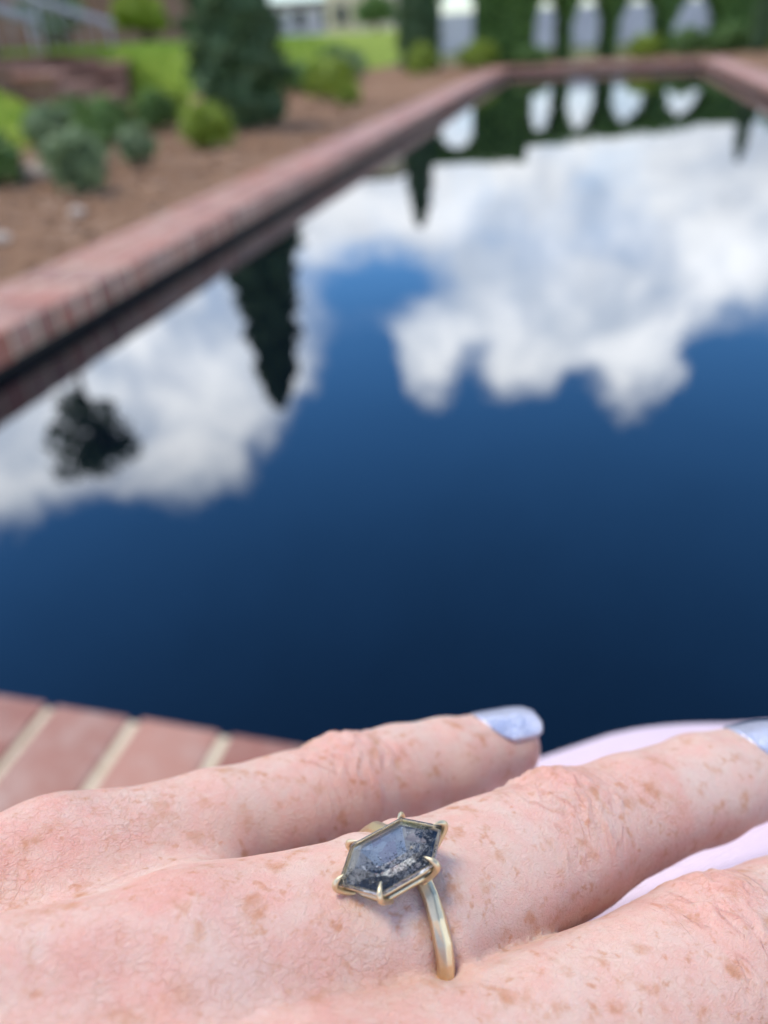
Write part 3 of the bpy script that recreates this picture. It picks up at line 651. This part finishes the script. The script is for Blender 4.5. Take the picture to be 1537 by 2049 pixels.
person = empty('person', (0.0, .26, 0.0), 'freckled left hand with lavender nails resting on a pink ribbed knit knee', 'person')
hand = obj('hand', hand_me, SKIN, person)

# fine pale hairs on the back of the hand
HAIR = simple('pale_hair', (.62, .42, .27), (.72, .54, .38), 900, .5)
_nm = np.empty(len(hv)*3, np.float32); hand_me.vertices.foreach_get('normal', _nm); _nm = (_nm.reshape(-1, 3) @ CAMM.T)
_ok = np.where((_nm[:, 1] < -.55) & (hv[:, 2] > 55) & (hv[:, 2] < 104) & (np.abs(hv[:, 0]) < .56*hv[:, 2]) & (np.abs((hv-RCF) @ RAF) > 3.5))[0]
g = MB(); _hd = np.array([.75, .15, -.55])
for q in RNG.choice(_ok, 1000, replace=False):
    p, n_ = hv[q], _nm[q]; dr = _hd-n_*(_hd @ n_)+RNG.normal(0, .28, 3); dr /= np.linalg.norm(dr); L = RNG.uniform(1.4, 3.2)
    g.tube([W3(p-n_*.1), W3(p+dr*L*.45+n_*.30), W3(p+dr*L+n_*.38)], [.000017, .000015, .000004], 3, False)
tag(obj('fine_hair', g.mesh('fine_hair', True), HAIR, hand), kind='stuff').matrix_parent_inverse = Matrix.Identity(4)

# nails with lavender glitter polish
def nail_mat():
    m, t = mat('lavender_glitter_polish'); mm = t.vm('SCALE', t.P, 1000.0)
    v_ = t.n('ShaderNodeTexVoronoi', {'Vector': mm, 'Scale': 4.2}, feature='F1'); n_ = t.noise(mm, 1.3, 3).outputs[0]
    c = t.mix(n_, (.55, .52, .61), (.62, .59, .68)); c = t.mix(t.ss(v_.outputs['Color'], .55, .95, 0, .6), c, (.86, .88, .97))
    b = t.b; t.set(b, 'Base Color', c); b.inputs['Metallic'].default_value = .85; b.inputs['Roughness'].default_value = .36
    b.inputs['Coat Weight'].default_value = .5; b.inputs['Coat Roughness'].default_value = .06
    tilt = t.vm('SCALE', t.vm('SUBTRACT', v_.outputs['Color'], (.5, .5, .5)), .40)
    gn = t.n('ShaderNodeNewGeometry').outputs['Normal']; t.set(b, 'Normal', t.vm('NORMALIZE', t.vm('ADD', gn, tilt))); return m
NAIL = nail_mat()
def nail(nm, length, start, half, lift=.06):
    js = FING[nm]; d, rd = np.array(js[4][0], float), js[4][1]; tp, rt = np.array(js[5][0], float), js[5][1]
    e = (tp-d); L = np.linalg.norm(e); e /= L; up = np.array(DORS[nm], float); up -= e*(up @ e); up /= np.linalg.norm(up); lat = np.cross(e, up)
    nu, nv = 22, 19; v = []; 
    for i in range(nu):
        s = i/(nu-1)
        wprof = (1-abs(2*s-1)**3.2*.0) * min(1.0, max(0, 1-(max(0, .42-s)/.42)**2.0)**.5+1e-3) * min(1.0, max(0, 1-(max(0, s-.70)/.30)**2.4)**.5+1e-3)
        x = start+s*length; rr = rd+(rt-rd)*min(1.0, max(0, x)/L)
        arch = -.9*max(0, (s-.45))**2*4*.55+lift+.15*math.sin(s*math.pi)
        for j in range(nv):
            w = (2*j/(nv-1)-1)*half*max(wprof, .05)
            ang = w; R2 = rr*.98
            p = d+e*x+up*(R2*math.cos(ang)+arch)+lat*(R2*math.sin(ang)); v.append(p)
    idx = np.arange(nu*nv).reshape(nu, nv); f = np.stack([idx[:-1, :-1], idx[1:, :-1], idx[1:, 1:], idx[:-1, 1:]], -1).reshape(-1, 4)
    me = mesh_np('fingernail', W3(np.array(v)), f, True); o = obj('fingernail', me, NAIL, hand)
    o.matrix_parent_inverse = Matrix.Identity(4); o.matrix_parent_inverse = Matrix.Identity(4)
    md = o.modifiers.new('thick', 'SOLIDIFY'); md.thickness = .00055; md.offset = 0
    return o
nail('pinky', 11.4, 6.1, .90); nail('ring', 13.4, 7.0, .92); nail('middle', 14, 7, 1.0); nail('index', 14, 7, 1.0); nail('thumb', 15, 7, 1.0)

# pink ribbed knit trousers: thigh and knee under the hand, shin down to the coping
def knit_mat():
    m, t = mat('pink_rib_knit'); mm = t.vm('SCALE', t.P, 1000.0); rd = np.array([.45, -.30, .80])
    ax = WD((.52, .10, -.85)); dotp = t.vm('DOT_PRODUCT', mm, tuple(ax)); n_ = t.noise(mm, .25, 3).outputs[0]; fz = t.noise(mm, 2.2, 4, .7).outputs[0]
    rib = t.m('ABSOLUTE', t.m('SINE', t.m('ADD', t.m('MULTIPLY', dotp, math.pi/1.5), t.m('MULTIPLY', n_, 1.5))))
    c = t.mix(fz, (.90, .66, .78), (.98, .80, .89)); c = t.mix(t.m('MULTIPLY', t.m('SUBTRACT', 1, t.ss(rib, 0, .5)), .2), c, (.62, .38, .50))
    b = t.b; t.set(b, 'Base Color', c); b.inputs['Roughness'].default_value = .85; b.inputs['Specular IOR Level'].default_value = .15
    b.inputs['Sheen Weight'].default_value = .45; b.inputs['Sheen Roughness'].default_value = .4
    t.set(b, 'Normal', t.bump(fz, .00025, .6, t.bump(rib, .0005, 1.0))); return m
KNIT = knit_mat()
def cam_of(w): return ((np.asarray(w, float)-EYE) @ CAMM.T)*1000
ank = cam_of((-.01, .30, .06)); hip = cam_of((.46, -.12, .12)); hip0 = cam_of((.62, -.30, .13)); ank2 = cam_of((.10, .22, .06))
LEG = [((6, 140, 172), (34, 131, 175), 62, 65), ((34, 131, 175), (75, 121, 178), 65, 66), ((75, 121, 178), (130, 118.5, 182), 66, 67), ((130, 118.5, 182), (240, 116, 192), 67, 72),
       ((240, 116, 192), hip, 72, 85), (hip, hip0, 85, 110), ((6, 140, 172), ank, 58, 42),
       ((-20, 124, 100), (60, 119, 108), 56, 60), ((60, 119, 108), (200, 116, 120), 60, 66), ((200, 116, 120), hip, 66, 85), ((-20, 124, 100), ank2, 54, 42)]
lv = 4.0
allp = np.array([p for a, b, *_ in LEG for p in (a, b)]); mn = allp.min(0)-125; mx = allp.max(0)+125
lx, ly, lz = (np.arange(mn[i], mx[i], lv, dtype=np.float32) for i in range(3))
P = np.stack(np.meshgrid(lx, ly, lz, indexing='ij'), -1); d = None
for a, b, ra, rb in LEG: c = cone(P, a, b, ra, rb); d = c if d is None else smin(d, c, 12)
d = d + .5*np.sin(P[..., 0]*.06+P[..., 2]*.09)
wz = (EYE[2]*1000 + P @ CAMM[:, 2].astype(np.float32))                     # rest flat on the ground
d = np.maximum(d, -(wz-2))
leg_me, _, _ = vdb_mesh(np.clip(d, -12, 12)/4, lx[0], ly[0], lz[0], lv, 'trousers'); del P, d, wz
leg = obj('trousers', leg_me, KNIT, person)
sl = MB(); pa, pb = np.array((-112, 56.5, 32.)), np.array((-330, 80, -75.)); pts = [W3(pa+(pb-pa)*q) for q in np.linspace(0, 1, 14)]
sl.tube(pts, [.0285, .0290, .0275, .029, .030, .031, .032, .034, .036, .038, .040, .042, .044, .046], 28, False)
so = obj('sleeve', sl.mesh('sleeve', True), KNIT, person); md = so.modifiers.new('thick', 'SOLIDIFY'); md.thickness = .0025

# ------------------------------------------------------------------ the ring
def gold_mat():
    m, t = mat('brushed_gold'); mm = t.vm('SCALE', t.P, 1000.0); n_ = t.noise(mm, 2.2, 3).outputs[0]; n2 = t.noise(mm, 14, 3).outputs[0]
    b = t.b; t.set(b, 'Base Color', t.mix(n_, (.70, .57, .36), (.80, .68, .46))); b.inputs['Metallic'].default_value = 1; t.set(b, 'Roughness', t.ss(n2, .3, .7, .34, .46))
    t.set(b, 'Normal', t.bump(n2, .00003, .4)); return m
GOLD = gold_mat()
GC = np.array([.74, 33.86, 76.0]); gxv = np.array([.88, -.35, .32]); gn_ = np.array([-.2, -.89, -.41]); gn_ /= np.linalg.norm(gn_)
gxv -= gn_*(gxv @ gn_); gxv /= np.linalg.norm(gxv); gyv = np.cross(gn_, gxv)
def G(p): return W3(GC+gxv*p[0]+gyv*p[1]+gn_*p[2])
RC = np.array([1.3, 44.1, 82.6]); RA = np.array([.87, -.07, .49]); RA /= np.linalg.norm(RA)
ring = empty('ring', tuple(W3(RC)), 'gold ring with an elongated hexagon grey speckled stone on the ring finger', 'ring')
# hammered band
up = (GC-RC); up -= RA*(up @ RA); up /= np.linalg.norm(up); sd = np.cross(RA, up)
NB = 30; v = []; f = []; rin = 9.25
for k in range(NB):
    th = 2*math.pi*k/NB + random.uniform(-.04, .04); d = up*math.cos(th)+sd*math.sin(th)
    near = max(0, math.cos(th)); wdt = (.93-.2*near**3)*random.uniform(.94, 1.06); tk = 1.08*random.uniform(.9, 1.1)+.35*near**6; sk = random.uniform(-.16, .16)
    for (o1, o2) in ((-wdt, 0), (-wdt, tk*.55), (-wdt*.35+sk, tk), (wdt*.45+sk, tk*.97), (wdt, tk*.55), (wdt, 0)): v.append(RC+d*(rin+o2)+RA*o1)
for k in range(NB):
    for j in range(6): a, b = k*6+j, k*6+(j+1) % 6; c, d = ((k+1) % NB)*6+(j+1) % 6, ((k+1) % NB)*6+j; f.append((a, b, c, d))
bm_ = mesh_np('band', W3(np.array(v)), np.array(f)); band = obj('band', bm_, GOLD, ring)
md = band.modifiers.new('soft', 'BEVEL'); md.width = .00012; md.segments = 2; md.limit_method = 'NONE'
for p in bm_.polygons: p.use_smooth = False
# stone
L_, W_, s_ = 5.82, 3.5, 2.88
HEX = np.array([[s_, W_], [L_, 0], [s_, -W_], [-s_, -W_], [-L_, 0], [-s_, W_]])
def inset(d):
    out = []
    for i in range(6):
        p, a, b = HEX[i], HEX[i-1], HEX[(i+1) % 6]; e1 = (p-a)/np.linalg.norm(p-a); e2 = (b-p)/np.linalg.norm(b-p)
        n1 = np.array([e1[1], -e1[0]]); n2 = np.array([e2[1], -e2[0]])
        out.append(p+np.linalg.solve(np.array([n1, n2]), np.array([-d, -d]))*-1 if False else p+np.linalg.solve(np.array([n1, n2]), np.array([d, d])))
    return np.array(out)
if np.abs(inset(.5)[1][0]) > L_: _in = inset; inset = lambda d: _in(-d)
def lay(d, z): return [(x, y, z) for x, y in (HEX if d == 0 else inset(d))]
gv = lay(0, -.18)+lay(0, .16)+lay(.50, .46)+lay(1.5, .86)+lay(.95, -1.25)+[(-1.6, 0, -2.5), (1.6, 0, -2.5)]
gf = [(i, (i+1) % 6, 6+(i+1) % 6, 6+i) for i in range(6)]+[(6+i, 6+(i+1) % 6, 12+(i+1) % 6, 12+i) for i in range(6)]+[(12+i, 12+(i+1) % 6, 18+(i+1) % 6, 18+i) for i in range(6)]
gf += [(24+i, 24+(i+1) % 6, (i+1) % 6, i) for i in range(6)]
gf += [tuple(18+i for i in range(6))]
CL, CR = 30, 31
gf += [(25, 24, CR), (26, 25, CR), (27, 26, CR, CL) , (28, 27, CL), (29, 28, CL), (24, 29, CL, CR)]
gme = bpy.data.meshes.new('gemstone'); gme.from_pydata([tuple(G(p)) for p in gv], [], gf)
bm = bmesh.new(); bm.from_mesh(gme); bmesh.ops.recalc_face_normals(bm, faces=bm.faces[:]); bm.to_mesh(gme); bm.free()
at = gme.attributes.new('gem', 'FLOAT_VECTOR', 'POINT'); at.data.foreach_set('vector', np.array(gv, np.float32).ravel())
def gem_mat(deep):
    m, t = mat('salt_and_pepper_depth' if deep else 'stone_surface'); mm = t.n('ShaderNodeAttribute', attribute_name='gem').outputs['Vector']
    gl = t.n('ShaderNodeBsdfPrincipled', {'Base Color': (1, .985, .95, 1), 'Roughness': .01, 'IOR': 1.75, 'Transmission Weight': 1.0})
    if not deep:                                          # polished crown: clear, with a few scratches of white and pits of black
        n1 = t.noise(mm, 3.4, 6, .85).outputs[0]; n2 = t.noise(t.vm('ADD', mm, (4, 4, 4)), 3.0, 6, .85).outputs[0]
        dk = t.n('ShaderNodeBsdfPrincipled', {'Base Color': (.02, .02, .02, 1), 'Roughness': .2}); wh = t.n('ShaderNodeBsdfPrincipled', {'Base Color': (.85, .85, .86, 1), 'Roughness': .1})
        m1 = t.n('ShaderNodeMixShader', {0: t.m('MULTIPLY', t.ss(t.m('ADD', n1, t.m('MULTIPLY', t.ss(t.vm('DOT_PRODUCT', mm, (.25, .97, 0)), .8, -2.0), .085)), .60, .635), .92), 1: gl.outputs[0], 2: dk.outputs[0]})
        m2 = t.n('ShaderNodeMixShader', {0: t.m('MULTIPLY', t.ss(n2, .60, .64), .8), 1: m1.outputs[0], 2: wh.outputs[0]})
        t.t.links.new(m2.outputs[0], t.out.inputs[0]); return m
    sp = t.n('ShaderNodeSeparateXYZ', {0: mm})
    n1 = t.noise(mm, 1.9, 6, .9).outputs[0]; n2 = t.noise(t.vm('ADD', mm, (9, 3, 1)), 2.0, 6, .9).outputs[0]; big = t.noise(t.vm('ADD', mm, (2, 8, 5)), .42, 2).outputs[0]
    cell = t.n('ShaderNodeTexVoronoi', {'Vector': mm, 'Scale': .75, 'Randomness': 1.0}, feature='F1'); cs_ = t.n('ShaderNodeSeparateColor', {0: cell.outputs['Color']})
    # inclusions gather along one side and at both ends of the crystal
    dens = t.m('ADD', t.m('ADD', t.m('MULTIPLY', t.ss(sp.outputs[1], .4, -1.8), .45), t.m('MULTIPLY', t.ss(sp.outputs[0], -.8, -2.6), t.ss(sp.outputs[1], .4, -.9))), t.m('ADD', t.m('MULTIPLY', t.ss(sp.outputs[0], 2.2, 4.0), .5), t.m('SUBTRACT', t.m('SUBTRACT', big, .60), t.m('MULTIPLY', t.ss(sp.outputs[1], -.2, 1.0), .22))))
    pep = t.ss(t.m('ADD', n1, t.m('MULTIPLY', dens, .26)), .515, .555); snow = t.ss(n2, .575, .62)
    hc = t.mix(cs_.outputs[0], (.50, .48, .46), (1.0, .97, .90)); hc = t.mix(t.ss(cs_.outputs[1], .55, .9), hc, (.80, .68, .66))  # grey and cream patches painted in to imitate unevenly reflecting facets
    hz = t.n('ShaderNodeBsdfPrincipled', {'Base Color': hc, 'Roughness': .10, 'Metallic': .42})
    dk = t.n('ShaderNodeBsdfPrincipled', {'Base Color': (.012, .012, .013, 1), 'Roughness': .3}); wh = t.n('ShaderNodeBsdfPrincipled', {'Base Color': (.95, .95, .95, 1), 'Roughness': .1, 'Metallic': .5})
    m1 = t.n('ShaderNodeMixShader', {0: pep, 1: hz.outputs[0], 2: dk.outputs[0]}); m2 = t.n('ShaderNodeMixShader', {0: t.m('MULTIPLY', snow, .8), 1: m1.outputs[0], 2: wh.outputs[0]})
    t.t.links.new(m2.outputs[0], t.out.inputs[0]); return m
gme.materials.append(gem_mat(False)); gme.materials.append(gem_mat(True))
for p in gme.polygons: p.material_index = 1 if min(gv[i][2] for i in p.vertices) < -.5 else 0
obj('gemstone', gme, None, ring)
# claws and basket
for i in range(6):
    h_ = np.array([*HEX[i], 0.0]); o = h_/np.linalg.norm(h_); tipk = 1.0
    pts = [h_*.62+np.array([0, 0, -3.0]), h_*.90+np.array([0, 0, -1.5]), h_*1.0+o*.30+np.array([0, 0, -.35]), h_+o*.26+np.array([0, 0, .28]), h_-o*.22+np.array([0, 0, .66]), h_-o*.85+np.array([0, 0, .86])]
    P_ = []; rr = [.30, .32, .34, .31, .21, .03]
    from mathutils import geometry
    fin = []; fr_ = []
    for a in range(len(pts)-1):
        p0, p1, p2, p3 = pts[max(a-1, 0)], pts[a], pts[a+1], pts[min(a+2, len(pts)-1)]
        for q in np.linspace(0, 1, 6)[:-1]:
            fin.append(.5*((2*p1)+(-p0+p2)*q+(2*p0-5*p1+4*p2-p3)*q*q+(-p0+3*p1-3*p2+p3)*q**3)); fr_.append(rr[a]+(rr[a+1]-rr[a])*q)
    fin.append(pts[-1]); fr_.append(rr[-1])
    obj('prong', MB().tube([G(p) for p in fin], [r_/1000 for r_ in fr_], 12).mesh('prong', True), GOLD, ring)
def rail(d, z, r_, name):
    P_ = lay(d, z); P_ = P_+P_[:2]; g = MB(); fin = []
    for a in range(6):
        for q in np.linspace(0, 1, 5)[:-1]: fin.append(np.array(P_[a])*(1-q)+np.array(P_[a+1])*q)
    fin += fin[:1]; g.tube([G(p) for p in fin], r_/1000, 8, False); return obj(name, g.mesh(name, True), GOLD, ring)
rail(.45, -.66, .25, 'gallery_rail'); rail(1.2, -2.2, .38, 'base_rail')
